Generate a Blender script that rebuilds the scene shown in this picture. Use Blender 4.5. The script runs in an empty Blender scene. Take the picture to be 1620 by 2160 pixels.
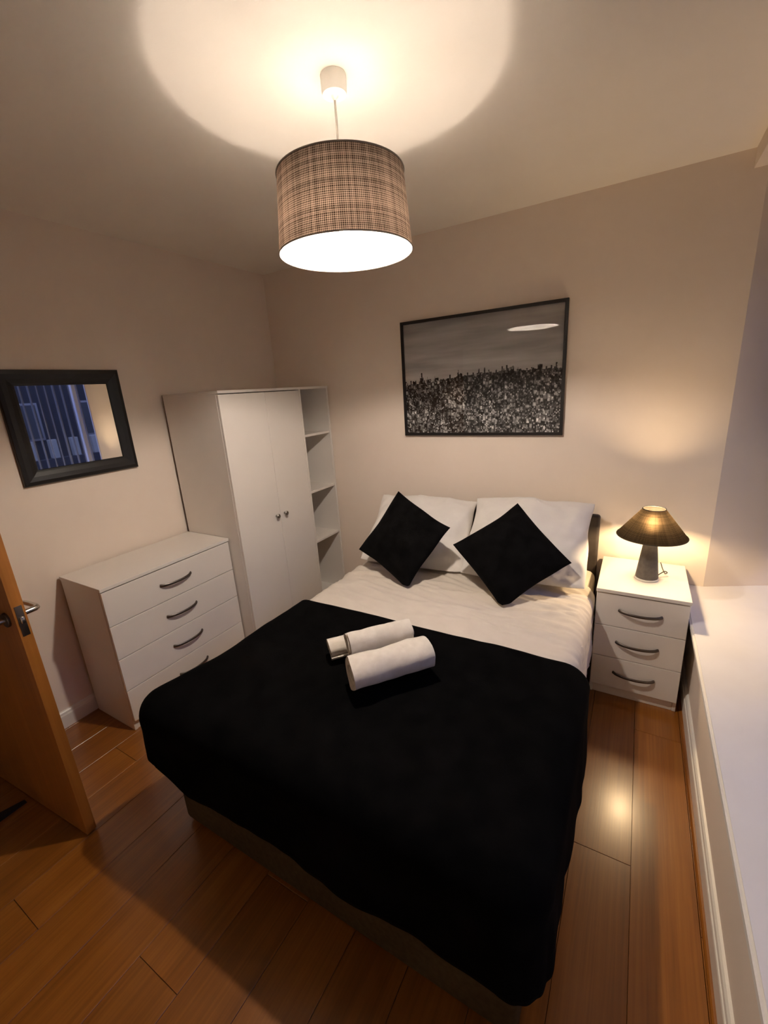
import bpy, bmesh, math, random
from mathutils import Vector, Matrix, noise

random.seed(7)
scene = bpy.context.scene
COL = scene.collection
R = math.radians
PI = math.pi

# ------------------------------------------------------------------ camera
def make_camera():
    cam = bpy.data.cameras.new('camera')
    ob = bpy.data.objects.new('camera', cam)
    COL.objects.link(ob)
    y, p, r = R(31.033), R(-16.084), R(-3.71)
    f = Vector((-math.sin(y) * math.cos(p), math.cos(y) * math.cos(p), math.sin(p)))
    rt = Vector((math.cos(y), math.sin(y), 0))
    up = rt.cross(f)
    rt2 = math.cos(r) * rt + math.sin(r) * up
    up2 = -math.sin(r) * rt + math.cos(r) * up
    m = Matrix((rt2, up2, -f)).transposed().to_4x4()
    m.translation = Vector((2.510, -2.647, 1.630))
    ob.matrix_world = m
    cam.sensor_fit = 'HORIZONTAL'
    cam.sensor_width = 36.0
    cam.lens = 36.0 * 903.0 / 1620.0
    cam.clip_start = 0.02
    scene.camera = ob
make_camera()

# ------------------------------------------------------------------ world: dusk sky outside the window
world = bpy.data.worlds.new('dusk')
scene.world = world
world.use_nodes = True
_bg = world.node_tree.nodes['Background']
_bg.inputs['Color'].default_value = (0.19, 0.25, 0.60, 1)
_bg.inputs['Strength'].default_value = 3.2

# ------------------------------------------------------------------ exposure
vs = scene.view_settings
vs.view_transform = 'Standard'
vs.look = 'None'
vs.gamma = 1.0
vs.use_curve_mapping = False
vs.exposure = 0.25
# light paths: a small white room needs many diffuse bounces
cy = scene.cycles
cy.max_bounces = 10; cy.diffuse_bounces = 7; cy.glossy_bounces = 5; cy.transmission_bounces = 8; cy.transparent_max_bounces = 16
cy.sample_clamp_indirect = 40.0
cy.caustics_reflective = False; cy.caustics_refractive = False
cy.use_denoising = True
cy.use_light_tree = False; cy.use_adaptive_sampling = True; cy.adaptive_threshold = 0.03
PENDANT_L = 1680.0
PENDANT_COL = (1.0, 0.85, 0.71)
LAMP_L = 560.0
LAMP_COL = (1.0, 0.70, 0.38)

# ------------------------------------------------------------------ dimensions
H = 2.494            # ceiling
XR = 2.838           # face of the right wall
SILL_Z = 0.50
YB = -3.25           # wall behind the camera
WIN_X = 3.30
REC_Y0, REC_Y1 = -2.62, 0.0     # window recess along the right wall
SOFFIT = 2.42

# ------------------------------------------------------------------ material helpers
MATS = {}
def new_mat(name):
    m = bpy.data.materials.new(name)
    m.use_nodes = True
    nt = m.node_tree
    b = nt.nodes['Principled BSDF']
    MATS[name] = m
    return m, nt, b

def N(nt, typ, **kw):
    n = nt.nodes.new(typ)
    for k, v in kw.items():
        if k.startswith('i_'):
            key = k[2:]
            n.inputs[int(key) if key.isdigit() else key.replace('_', ' ')].default_value = v
        else:
            setattr(n, k, v)
    return n

def link(nt, a, ao, b, bi):
    nt.links.new(a.outputs[ao], b.inputs[bi])

def add_bump(nt, bsdf, scale, strength, dist=0.002, detail=4, mapping=None):
    tc = N(nt, 'ShaderNodeTexCoord')
    nz = N(nt, 'ShaderNodeTexNoise')
    nz.inputs['Scale'].default_value = scale
    nz.inputs['Detail'].default_value = detail
    if mapping:
        mp = N(nt, 'ShaderNodeMapping')
        mp.inputs['Scale'].default_value = mapping
        link(nt, tc, 'Object', mp, 'Vector'); link(nt, mp, 'Vector', nz, 'Vector')
    else:
        link(nt, tc, 'Object', nz, 'Vector')
    bp = N(nt, 'ShaderNodeBump')
    bp.inputs['Strength'].default_value = strength
    bp.inputs['Distance'].default_value = dist
    link(nt, nz, 'Fac', bp, 'Height')
    link(nt, bp, 'Normal', bsdf, 'Normal')
    return tc, nz

def simple(name, col, rough=0.5, metal=0.0, bump=None, spec=0.5, sheen=0.0, coat=0.0):
    m, nt, b = new_mat(name)
    b.inputs['Base Color'].default_value = (*col, 1)
    b.inputs['Roughness'].default_value = rough
    b.inputs['Metallic'].default_value = metal
    b.inputs['Specular IOR Level'].default_value = spec
    b.inputs['Sheen Weight'].default_value = sheen
    b.inputs['Coat Weight'].default_value = coat
    if bump:
        add_bump(nt, b, *bump)
    return m

def mottled(name, c1, c2, scale, rough, bump=None, spec=0.5, sheen=0.0, mapping=(1, 1, 1), detail=5):
    m, nt, b = new_mat(name)
    tc = N(nt, 'ShaderNodeTexCoord'); mp = N(nt, 'ShaderNodeMapping')
    mp.inputs['Scale'].default_value = mapping
    nz = N(nt, 'ShaderNodeTexNoise'); nz.inputs['Scale'].default_value = scale; nz.inputs['Detail'].default_value = detail
    rp = N(nt, 'ShaderNodeValToRGB')
    rp.color_ramp.elements[0].position = 0.3; rp.color_ramp.elements[0].color = (*c1, 1)
    rp.color_ramp.elements[1].position = 0.7; rp.color_ramp.elements[1].color = (*c2, 1)
    link(nt, tc, 'Object', mp, 'Vector'); link(nt, mp, 'Vector', nz, 'Vector')
    link(nt, nz, 'Fac', rp, 'Fac'); link(nt, rp, 'Color', b, 'Base Color')
    b.inputs['Roughness'].default_value = rough
    b.inputs['Specular IOR Level'].default_value = spec
    b.inputs['Sheen Weight'].default_value = sheen
    if bump:
        add_bump(nt, b, *bump)
    return m

def emission(name, col, strength):
    m = bpy.data.materials.new(name); m.use_nodes = True
    nt = m.node_tree; nt.nodes.clear()
    e = N(nt, 'ShaderNodeEmission'); o = N(nt, 'ShaderNodeOutputMaterial')
    e.inputs['Color'].default_value = (*col, 1); e.inputs['Strength'].default_value = strength
    link(nt, e, 'Emission', o, 'Surface')
    MATS[name] = m
    return m

# --- paint
mottled('wall_paint', (0.80, 0.715, 0.63), (0.83, 0.74, 0.655), 2.5, 0.75, (160, 0.12, 0.001), spec=0.25)
mottled('ceiling_paint', (0.84, 0.80, 0.73), (0.87, 0.83, 0.76), 2.0, 0.85, (220, 0.15, 0.001), spec=0.2)
mottled('trim_paint', (0.78, 0.76, 0.71), (0.81, 0.79, 0.74), 4.0, 0.35, (60, 0.05, 0.001))
mottled('sill_paint', (0.74, 0.73, 0.71), (0.79, 0.78, 0.76), 5.0, 0.45, (90, 0.1, 0.001))
mottled('melamine', (0.74, 0.71, 0.67), (0.77, 0.74, 0.70), 3.0, 0.38, (300, 0.05, 0.0006))
mottled('melamine_edge', (0.70, 0.66, 0.60), (0.74, 0.70, 0.64), 8.0, 0.45)
simple('gap_dark', (0.03, 0.025, 0.02), 0.8)
simple('hardboard', (0.06, 0.04, 0.03), 0.8)
simple('brushed_metal', (0.36, 0.34, 0.32), 0.38, 1.0, (400, 0.1, 0.0005))
simple('dark_metal', (0.16, 0.14, 0.125), 0.4, 1.0)
simple('steel', (0.62, 0.60, 0.57), 0.25, 1.0)
simple('black_frame', (0.006, 0.006, 0.007), 0.38, 0, (90, 0.08, 0.001))
simple('picture_frame_black', (0.007, 0.006, 0.006), 0.4)
simple('mirror_silver', (0.90, 0.91, 0.91), 0.015, 1.0)
simple('plastic_white', (0.74, 0.72, 0.67), 0.4)
simple('cord_grey', (0.30, 0.27, 0.23), 0.55)
simple('cable_black', (0.02, 0.02, 0.02), 0.5)
simple('rubber_dark', (0.012, 0.009, 0.010), 0.6)
mottled('cotton_white', (0.60, 0.545, 0.475), (0.64, 0.585, 0.515), 12, 0.9, (420, 0.25, 0.0008), spec=0.15, sheen=0.15)
mottled('pillow_cotton', (0.70, 0.675, 0.645), (0.74, 0.715, 0.685), 9, 0.9, (380, 0.25, 0.0008), spec=0.15, sheen=0.15)
mottled('towel_cotton', (0.61, 0.565, 0.50), (0.69, 0.645, 0.58), 40, 0.95, (900, 0.6, 0.002), spec=0.1, sheen=0.3)
mottled('fleece_black', (0.0012, 0.0012, 0.0013), (0.0030, 0.0029, 0.0030), 14, 0.95, (260, 0.5, 0.002), spec=0.03, sheen=0.004)
mottled('velvet_black', (0.0015, 0.0014, 0.0015), (0.0050, 0.0047, 0.0050), 16, 0.9, (300, 0.5, 0.002), spec=0.05, sheen=0.015)
mottled('divan_fabric', (0.062, 0.045, 0.022), (0.082, 0.060, 0.031), 60, 0.95, (500, 0.4, 0.001), spec=0.1)
mottled('mattress_fabric', (0.70, 0.64, 0.54), (0.76, 0.70, 0.60), 20, 0.9, (200, 0.3, 0.001), spec=0.1)
mottled('headboard_leather', (0.035, 0.026, 0.022), (0.050, 0.038, 0.032), 30, 0.55, (180, 0.3, 0.001))
mottled('lamp_ceramic', (0.085, 0.075, 0.072), (0.12, 0.105, 0.10), 60, 0.6, (200, 0.2, 0.001))
simple('blind_fabric', (0.24, 0.24, 0.25), 0.85, 0, (300, 0.2, 0.0008))
simple('upvc', (0.75, 0.76, 0.77), 0.35)
simple('asphalt', (0.03, 0.03, 0.033), 0.9, 0, (40, 0.5, 0.01))
mottled('facade_brick', (0.011, 0.008, 0.0075), (0.016, 0.012, 0.011), 6, 0.9)
mottled('stone_pale', (0.16, 0.14, 0.11), (0.20, 0.18, 0.14), 4, 0.9)
def globe_mat():
    # frosted LED globe: brightest at the crown below, dimmer towards the collar (object z from the lamp's base)
    m = bpy.data.materials.new('pendant_bulb_glow'); m.use_nodes = True
    nt = m.node_tree; nt.nodes.clear()
    e = N(nt, 'ShaderNodeEmission'); o = N(nt, 'ShaderNodeOutputMaterial')
    tc = N(nt, 'ShaderNodeTexCoord'); sp = N(nt, 'ShaderNodeSeparateXYZ'); mr = N(nt, 'ShaderNodeMapRange')
    mr.inputs['From Min'].default_value = 0.078; mr.inputs['From Max'].default_value = 0.0925
    mr.inputs['To Min'].default_value = PENDANT_L; mr.inputs['To Max'].default_value = PENDANT_L * 0.025
    link(nt, tc, 'Object', sp, 0); link(nt, sp, 2, mr, 'Value'); link(nt, mr, 'Result', e, 'Strength')
    e.inputs['Color'].default_value = (*PENDANT_COL, 1)
    link(nt, e, 0, o, 'Surface')
    MATS['pendant_bulb_glow'] = m
globe_mat()
emission('table_bulb_glow', LAMP_COL, LAMP_L)
emission('lit_window_glow', (1.0, 0.9, 0.7), 1.6)
emission('street_light_glow', (0.75, 0.95, 1.0), 3.0)
for _n in ('lit_window_glow', 'street_light_glow'):       # far and dim: no need to sample them as lights
    MATS[_n].cycles.emission_sampling = 'NONE'

def wood_mat(name, c1, c2, c3, rough, along, coat=0.0, vary=0.25, gscale=1.0):
    """procedural wood: long streaks along one object axis, tone varied per object"""
    m, nt, b = new_mat(name)
    tc = N(nt, 'ShaderNodeTexCoord'); oi = N(nt, 'ShaderNodeObjectInfo')
    mp = N(nt, 'ShaderNodeMapping')
    sc = [26 * gscale, 26 * gscale, 26 * gscale]; sc[along] = 1.3 * gscale
    mp.inputs['Scale'].default_value = sc
    mul = N(nt, 'ShaderNodeMath', operation='MULTIPLY'); mul.inputs[1].default_value = 37.0
    cmb = N(nt, 'ShaderNodeCombineXYZ')
    link(nt, oi, 'Random', mul, 0)
    for k in range(3):
        link(nt, mul, 0, cmb, k)
    add = N(nt, 'ShaderNodeVectorMath', operation='ADD')
    link(nt, tc, 'Object', add, 0); link(nt, cmb, 0, add, 1); link(nt, add, 0, mp, 'Vector')
    n1 = N(nt, 'ShaderNodeTexNoise'); n1.inputs['Scale'].default_value = 1.0; n1.inputs['Detail'].default_value = 6
    n1.inputs['Distortion'].default_value = 0.6
    link(nt, mp, 'Vector', n1, 'Vector')
    mp2 = N(nt, 'ShaderNodeMapping'); s2 = [150 * gscale] * 3; s2[along] = 3.0 * gscale
    mp2.inputs['Scale'].default_value = s2
    n2 = N(nt, 'ShaderNodeTexNoise'); n2.inputs['Scale'].default_value = 1.0; n2.inputs['Detail'].default_value = 3
    link(nt, add, 0, mp2, 'Vector'); link(nt, mp2, 'Vector', n2, 'Vector')
    mx = N(nt, 'ShaderNodeMath', operation='MULTIPLY_ADD')
    mx.inputs[1].default_value = 0.45; link(nt, n2, 'Fac', mx, 0)
    hal = N(nt, 'ShaderNodeMath', operation='MULTIPLY'); hal.inputs[1].default_value = 0.62
    link(nt, n1, 'Fac', hal, 0); link(nt, hal, 0, mx, 2)
    rp = N(nt, 'ShaderNodeValToRGB')
    e = rp.color_ramp.elements
    e[0].position = 0.34; e[0].color = (*c1, 1)
    e[1].position = 0.72; e[1].color = (*c3, 1)
    k = e.new(0.53); k.color = (*c2, 1)
    link(nt, mx, 0, rp, 'Fac')
    hsv = N(nt, 'ShaderNodeHueSaturation')
    mr = N(nt, 'ShaderNodeMapRange'); mr.inputs['To Min'].default_value = 1 - vary; mr.inputs['To Max'].default_value = 1 + vary
    link(nt, oi, 'Random', mr, 'Value'); link(nt, mr, 'Result', hsv, 'Value')
    link(nt, rp, 'Color', hsv, 'Color'); link(nt, hsv, 'Color', b, 'Base Color')
    b.inputs['Roughness'].default_value = rough
    b.inputs['Coat Weight'].default_value = coat
    b.inputs['Coat Roughness'].default_value = 0.22
    bp = N(nt, 'ShaderNodeBump'); bp.inputs['Strength'].default_value = 0.12; bp.inputs['Distance'].default_value = 0.001
    link(nt, n2, 'Fac', bp, 'Height'); link(nt, bp, 'Normal', b, 'Normal')
    return m
wood_mat('oak_laminate', (0.175, 0.058, 0.0065), (0.232, 0.080, 0.0100), (0.29, 0.108, 0.0155), 0.30, 1, coat=0.5, vary=0.10)
wood_mat('oak_door', (0.25, 0.090, 0.014), (0.31, 0.118, 0.020), (0.37, 0.150, 0.028), 0.42, 2, vary=0.02, gscale=0.7)

def glass_mat(name, tint=(1, 1, 1), gloss=1.0):
    m = bpy.data.materials.new(name); m.use_nodes = True
    nt = m.node_tree; nt.nodes.clear()
    t = N(nt, 'ShaderNodeBsdfTransparent'); g = N(nt, 'ShaderNodeBsdfGlossy'); f = N(nt, 'ShaderNodeFresnel')
    t.inputs['Color'].default_value = (*tint, 1); g.inputs['Roughness'].default_value = 0.01
    # same reflectance entering and leaving: a thin sheet, no total internal reflection
    ge = N(nt, 'ShaderNodeNewGeometry'); ior = N(nt, 'ShaderNodeMapRange')
    ior.inputs['To Min'].default_value = 1.45; ior.inputs['To Max'].default_value = 1 / 1.45
    link(nt, ge, 'Backfacing', ior, 'Value'); link(nt, ior, 'Result', f, 'IOR')
    mx = N(nt, 'ShaderNodeMixShader'); o = N(nt, 'ShaderNodeOutputMaterial')
    link(nt, f, 0, mx, 0); link(nt, t, 0, mx, 1); link(nt, g, 0, mx, 2); link(nt, mx, 0, o, 'Surface')
    MATS[name] = m
    return m
glass_mat('clear_glass', (0.97, 0.98, 0.98))
glass_mat('picture_glass', (0.96, 0.96, 0.96))

def shade_mat(name, dark, light, transl_dark, transl_light, nu, nv, forward=None):
    """woven lamp shade cloth that lets light through: warp and weft from UV (u round, v up)"""
    m = bpy.data.materials.new(name); m.use_nodes = True
    nt = m.node_tree; nt.nodes.clear()
    o = N(nt, 'ShaderNodeOutputMaterial'); uv = N(nt, 'ShaderNodeTexCoord')
    sep = N(nt, 'ShaderNodeSeparateXYZ'); link(nt, uv, 'UV', sep, 0)
    def wavefac(axis, n, ph):
        # per-thread random thickness and tone
        mu = N(nt, 'ShaderNodeMath', operation='MULTIPLY'); mu.inputs[1].default_value = n
        link(nt, sep, axis, mu, 0)
        fl = N(nt, 'ShaderNodeMath', operation='FLOOR'); link(nt, mu, 0, fl, 0)
        wn = N(nt, 'ShaderNodeTexWhiteNoise', noise_dimensions='1D')
        ad = N(nt, 'ShaderNodeMath', operation='ADD'); ad.inputs[1].default_value = ph
        link(nt, fl, 0, ad, 0); link(nt, ad, 0, wn, 'W')
        fr = N(nt, 'ShaderNodeMath', operation='FRACT'); link(nt, mu, 0, fr, 0)
        s = N(nt, 'ShaderNodeMath', operation='SUBTRACT'); s.inputs[1].default_value = 0.5; link(nt, fr, 0, s, 0)
        ab = N(nt, 'ShaderNodeMath', operation='ABSOLUTE'); link(nt, s, 0, ab, 0)
        th = N(nt, 'ShaderNodeMapRange'); th.inputs['To Min'].default_value = 0.16; th.inputs['To Max'].default_value = 0.44
        link(nt, wn, 'Value', th, 'Value')
        lt = N(nt, 'ShaderNodeMath', operation='LESS_THAN'); link(nt, ab, 0, lt, 0); link(nt, th, 'Result', lt, 1)
        return lt
    a = wavefac(0, nu, 3.7); c = wavefac(1, nv, 91.3)
    su = N(nt, 'ShaderNodeMath', operation='ADD'); link(nt, a, 0, su, 0); link(nt, c, 0, su, 1)
    hf = N(nt, 'ShaderNodeMath', operation='MULTIPLY'); hf.inputs[1].default_value = 0.5; link(nt, su, 0, hf, 0)
    def ramp(d, l):
        r = N(nt, 'ShaderNodeMix', data_type='RGBA')
        r.inputs[6].default_value = (*l, 1); r.inputs[7].default_value = (*d, 1)
        link(nt, hf, 0, r, 0)
        return r
    r1 = ramp(dark, light); r2 = ramp(transl_dark, transl_light)
    df = N(nt, 'ShaderNodeBsdfDiffuse'); tr = N(nt, 'ShaderNodeBsdfTranslucent'); ad = N(nt, 'ShaderNodeAddShader')
    nt.links.new(r1.outputs[2], df.inputs['Color']); nt.links.new(r2.outputs[2], tr.inputs['Color'])
    link(nt, df, 0, ad, 0); link(nt, tr, 0, ad, 1)
    if forward:      # loose cloth: part of the light goes on roughly straight, so the bulb shows as a soft glow
        rf = N(nt, 'ShaderNodeBsdfRefraction'); rf.inputs['IOR'].default_value = 1.35; rf.inputs['Roughness'].default_value = 0.95
        r3 = ramp(tuple(0.15 * q for q in forward), forward); nt.links.new(r3.outputs[2], rf.inputs['Color'])
        a2 = N(nt, 'ShaderNodeAddShader'); link(nt, ad, 0, a2, 0); link(nt, rf, 0, a2, 1); ad = a2
    link(nt, ad, 0, o, 'Surface')
    MATS[name] = m
    return m
shade_mat('burlap_shade', (0.085, 0.060, 0.045), (0.46, 0.39, 0.32), (0.010, 0.006, 0.004), (0.24, 0.175, 0.135), 230, 40)
shade_mat('charcoal_shade', (0.012, 0.010, 0.008), (0.028, 0.024, 0.020), (0.0005, 0.00035, 0.0002), (0.0065, 0.0045, 0.0026), 190, 40, forward=(0.0060, 0.0040, 0.0022))
def lining_mat():
    m = bpy.data.materials.new('shade_lining'); m.use_nodes = True
    nt = m.node_tree; nt.nodes.clear()
    o = N(nt, 'ShaderNodeOutputMaterial'); d = N(nt, 'ShaderNodeBsdfDiffuse'); t = N(nt, 'ShaderNodeBsdfTranslucent'); a = N(nt, 'ShaderNodeAddShader')
    d.inputs['Color'].default_value = (0.78, 0.77, 0.75, 1); t.inputs['Color'].default_value = (0.085, 0.083, 0.08, 1)
    link(nt, d, 0, a, 0); link(nt, t, 0, a, 1); link(nt, a, 0, o, 'Surface')
    MATS['shade_lining'] = m
lining_mat()

def city_mat():
    """flat print: hazy overcast sky above a dense city reaching the horizon, black and white"""
    m, nt, b = new_mat('city_print')
    tc = N(nt, 'ShaderNodeTexCoord'); sep = N(nt, 'ShaderNodeSeparateXYZ'); link(nt, tc, 'UV', sep, 0)
    def M(op, a=None, c=None, av=None, cv=None):
        n = N(nt, 'ShaderNodeMath', operation=op)
        if a is not None: nt.links.new(a, n.inputs[0])
        if c is not None: nt.links.new(c, n.inputs[1])
        if av is not None: n.inputs[0].default_value = av
        if cv is not None: n.inputs[1].default_value = cv
        return n.outputs[0]
    u, v = sep.outputs[0], sep.outputs[1]
    # skyline: steps of random height, with a slow swell towards the middle
    def steps(n, amp, ph):
        f = M('FLOOR', M('MULTIPLY', u, cv=n))
        wn = N(nt, 'ShaderNodeTexWhiteNoise', noise_dimensions='1D')
        nt.links.new(M('ADD', f, cv=ph), wn.inputs['W'])
        p = M('POWER', wn.outputs['Value'], cv=4.0)
        return M('MULTIPLY', p, cv=amp)
    swell = N(nt, 'ShaderNodeMapRange', interpolation_type='SMOOTHSTEP')
    swell.inputs['From Min'].default_value = 0.0; swell.inputs['From Max'].default_value = 0.55
    swell.inputs['To Min'].default_value = 0.455; swell.inputs['To Max'].default_value = 0.515
    nt.links.new(u, swell.inputs['Value'])
    h = M('ADD', swell.outputs[0], M('ADD', steps(110, 0.055, 2.0), steps(37, 0.06, 11.0)))
    city = M('LESS_THAN', v, h)
    # blocks: two layers of small upright cells, each with its own tone, dark gaps between
    def layer(nu, nv, ph):
        cm = N(nt, 'ShaderNodeCombineXYZ')
        nt.links.new(M('ADD', M('MULTIPLY', u, cv=nu), cv=ph), cm.inputs[0]); nt.links.new(M('MULTIPLY', v, cv=nv), cm.inputs[1])
        vo = N(nt, 'ShaderNodeTexVoronoi', distance='CHEBYCHEV'); vo.inputs['Scale'].default_value = 1.0
        vo.inputs['Randomness'].default_value = 0.85
        link(nt, cm, 0, vo, 'Vector')
        sc = N(nt, 'ShaderNodeSeparateColor'); link(nt, vo, 'Color', sc, 0)
        ed = N(nt, 'ShaderNodeMapRange'); ed.inputs['From Min'].default_value = 0.22; ed.inputs['From Max'].default_value = 0.48
        ed.inputs['To Min'].default_value = 1.0; ed.inputs['To Max'].default_value = 0.05
        link(nt, vo, 'Distance', ed, 'Value')
        return M('MULTIPLY', M('POWER', sc.outputs[0], cv=2.2), ed.outputs[0])
    big = layer(52.0, 26.0, 3.3); small = layer(120.0, 62.0, 8.1)
    cmn = N(nt, 'ShaderNodeCombineXYZ'); nt.links.new(M('MULTIPLY', u, cv=6.0), cmn.inputs[0]); nt.links.new(M('MULTIPLY', v, cv=5.0), cmn.inputs[1])
    patch = N(nt, 'ShaderNodeTexNoise'); patch.inputs['Scale'].default_value = 1.0; patch.inputs['Detail'].default_value = 3
    link(nt, cmn, 0, patch, 'Vector')
    pm = N(nt, 'ShaderNodeMapRange'); pm.inputs['From Min'].default_value = 0.36; pm.inputs['From Max'].default_value = 0.66
    pm.inputs['To Min'].default_value = 0.35; pm.inputs['To Max'].default_value = 1.25
    link(nt, patch, 'Fac', pm, 'Value')
    near = N(nt, 'ShaderNodeMapRange'); near.inputs['From Min'].default_value = 0.0; near.inputs['From Max'].default_value = 0.5
    near.inputs['To Min'].default_value = 1.0; near.inputs['To Max'].default_value = 0.42
    nt.links.new(v, near.inputs['Value'])
    # streets running to the horizon
    cb = M('ADD', M('MULTIPLY', big, cv=0.55), M('MULTIPLY', small, cv=0.75))
    cb = M('MULTIPLY', M('MULTIPLY', cb, pm.outputs[0]), near.outputs[0])
    cb = M('ADD', M('MULTIPLY', cb, cv=1.9), cv=0.010)
    # sky: grey with darker drifting bands at the top
    cm3 = N(nt, 'ShaderNodeCombineXYZ'); nt.links.new(M('MULTIPLY', u, cv=1.6), cm3.inputs[0]); nt.links.new(M('MULTIPLY', v, cv=9.0), cm3.inputs[1])
    cl = N(nt, 'ShaderNodeTexNoise'); cl.inputs['Scale'].default_value = 1.0; cl.inputs['Detail'].default_value = 5
    link(nt, cm3, 0, cl, 'Vector')
    sk = N(nt, 'ShaderNodeMapRange'); sk.inputs['From Min'].default_value = 0.35; sk.inputs['From Max'].default_value = 0.68
    sk.inputs['To Min'].default_value = 0.40; sk.inputs['To Max'].default_value = 0.68
    link(nt, cl, 'Fac', sk, 'Value')
    tp = N(nt, 'ShaderNodeMapRange'); tp.inputs['From Min'].default_value = 0.5; tp.inputs['From Max'].default_value = 1.0
    tp.inputs['To Min'].default_value = 1.2; tp.inputs['To Max'].default_value = 0.75
    nt.links.new(v, tp.inputs['Value'])
    sky = M('MULTIPLY', sk.outputs[0], tp.outputs[0])
    mx = N(nt, 'ShaderNodeMix', data_type='FLOAT')
    nt.links.new(city, mx.inputs[0]); nt.links.new(sky, mx.inputs[2]); nt.links.new(cb, mx.inputs[3])
    col = N(nt, 'ShaderNodeCombineColor')
    for k in range(3): nt.links.new(mx.outputs[0], col.inputs[k])
    link(nt, col, 0, b, 'Base Color')
    b.inputs['Roughness'].default_value = 0.6
    b.inputs['Specular IOR Level'].default_value = 0.1
city_mat()

# ------------------------------------------------------------------ object helpers
def wloc(o):
    v = Vector((0, 0, 0))
    while o is not None:
        v += o.location
        o = o.parent
    return v

def tag(o, label, cat, group=None):
    o['label'] = label; o['category'] = cat
    if group: o['group'] = group
    return o

def thing(name, label, cat, loc=(0, 0, 0), group=None):
    o = bpy.data.objects.new(name, None)
    o.empty_display_size = 0.05
    o.location = loc
    COL.objects.link(o)
    return tag(o, label, cat, group)

def obj(name, bm, mat, parent=None, loc=None, smooth=False, label=None):
    """bm in world coordinates; the object's origin goes to loc (default: its parent's origin)"""
    org = Vector(loc) if loc is not None else (wloc(parent) if parent else Vector((0, 0, 0)))
    bmesh.ops.translate(bm, verts=bm.verts, vec=-org)
    bmesh.ops.recalc_face_normals(bm, faces=bm.faces)
    me = bpy.data.meshes.new(name)
    bm.to_mesh(me); bm.free()
    if smooth:
        for p in me.polygons: p.use_smooth = True
        if smooth == 'auto':
            me.set_sharp_from_angle(angle=R(35))
    me.materials.append(MATS[mat])
    o = bpy.data.objects.new(name, me)
    if parent:
        o.parent = parent
        o.location = org - wloc(parent)
    else:
        o.location = org
    COL.objects.link(o)
    if label: o['label'] = label
    return o

def struct(name, bm, mat, loc=None, smooth=False):
    o = obj(name, bm, mat, None, loc, smooth)
    o['kind'] = 'structure'
    return o

def add_box(bm, x0, x1, y0, y1, z0, z1, bev=0.0, seg=2):
    r = bmesh.ops.create_cube(bm, size=1.0)
    vs_ = r['verts']
    for v in vs_:
        v.co = Vector(((x0 + x1) / 2 + v.co.x * (x1 - x0), (y0 + y1) / 2 + v.co.y * (y1 - y0), (z0 + z1) / 2 + v.co.z * (z1 - z0)))
    if bev > 0:
        es = list({e for v in vs_ for e in v.link_edges})
        bmesh.ops.bevel(bm, geom=es, offset=bev, segments=seg, affect='EDGES', profile=0.5)
    return bm

def box(x0, x1, y0, y1, z0, z1, bev=0.0, seg=2):
    return add_box(bmesh.new(), x0, x1, y0, y1, z0, z1, bev, seg)

def add_prism(bm, pts, z0, z1):
    lo = [bm.verts.new((x, y, z0)) for x, y in pts]; hi = [bm.verts.new((x, y, z1)) for x, y in pts]
    n = len(pts)
    for i in range(n):
        bm.faces.new((lo[i], lo[(i + 1) % n], hi[(i + 1) % n], hi[i]))
    bm.faces.new(hi); bm.faces.new(lo[::-1])
    return bm

def add_profile(bm, prof, p0, p1, out):
    """sweep a closed (outward, z) profile from p0 to p1 in plan; out = plan unit vector"""
    ends = []
    for p in (p0, p1):
        ends.append([bm.verts.new((p[0] + out[0] * a, p[1] + out[1] * a, z)) for a, z in prof])
    n = len(prof)
    for i in range(n):
        bm.faces.new((ends[0][i], ends[0][(i + 1) % n], ends[1][(i + 1) % n], ends[1][i]))
    bm.faces.new(ends[0][::-1]); bm.faces.new(ends[1])
    return bm

def add_lathe(bm, prof, c, seg=48, cap=True):
    rings = []
    for r, z in prof:
        if r < 1e-6:
            rings.append([bm.verts.new((c[0], c[1], z))])
        else:
            rings.append([bm.verts.new((c[0] + r * math.cos(2 * PI * k / seg), c[1] + r * math.sin(2 * PI * k / seg), z)) for k in range(seg)])
    for a, b in zip(rings, rings[1:]):
        for k in range(seg):
            k2 = (k + 1) % seg
            if len(a) == 1 and len(b) == 1: continue
            if len(a) == 1: bm.faces.new((a[0], b[k2], b[k]))
            elif len(b) == 1: bm.faces.new((a[k], a[k2], b[0]))
            else: bm.faces.new((a[k], a[k2], b[k2], b[k]))
    return bm

def add_tube(bm, pts, rad, seg=10, sx=1.0, sy=1.0, caps=True):
    """tube along points; rad a number or list; sx, sy squash the section (side, up)"""
    pts = [Vector(p) for p in pts]
    n = len(pts); rings = []
    for i, p in enumerate(pts):
        t = (pts[min(i + 1, n - 1)] - pts[max(i - 1, 0)]).normalized()
        ref = Vector((0, 0, 1)) if abs(t.z) < 0.95 else Vector((1, 0, 0))
        s = t.cross(ref).normalized(); u = s.cross(t).normalized()
        r = rad[i] if isinstance(rad, (list, tuple)) else rad
        rings.append([bm.verts.new(p + s * (r * sx * math.cos(2 * PI * k / seg)) + u * (r * sy * math.sin(2 * PI * k / seg))) for k in range(seg)])
    for a, b in zip(rings, rings[1:]):
        for k in range(seg):
            bm.faces.new((a[k], a[(k + 1) % seg], b[(k + 1) % seg], b[k]))
    if caps:
        bm.faces.new(rings[0][::-1]); bm.faces.new(rings[-1])
    return bm

# ================================================================== the setting
def quad_wall(name, mat, *boxes):
    bm = bmesh.new()
    for b in boxes: add_box(bm, *b)
    return struct(name, bm, mat)

DOOR_Y0, DOOR_Y1 = -3.02, -2.225     # doorway in the left wall
WT = 0.12
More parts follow.
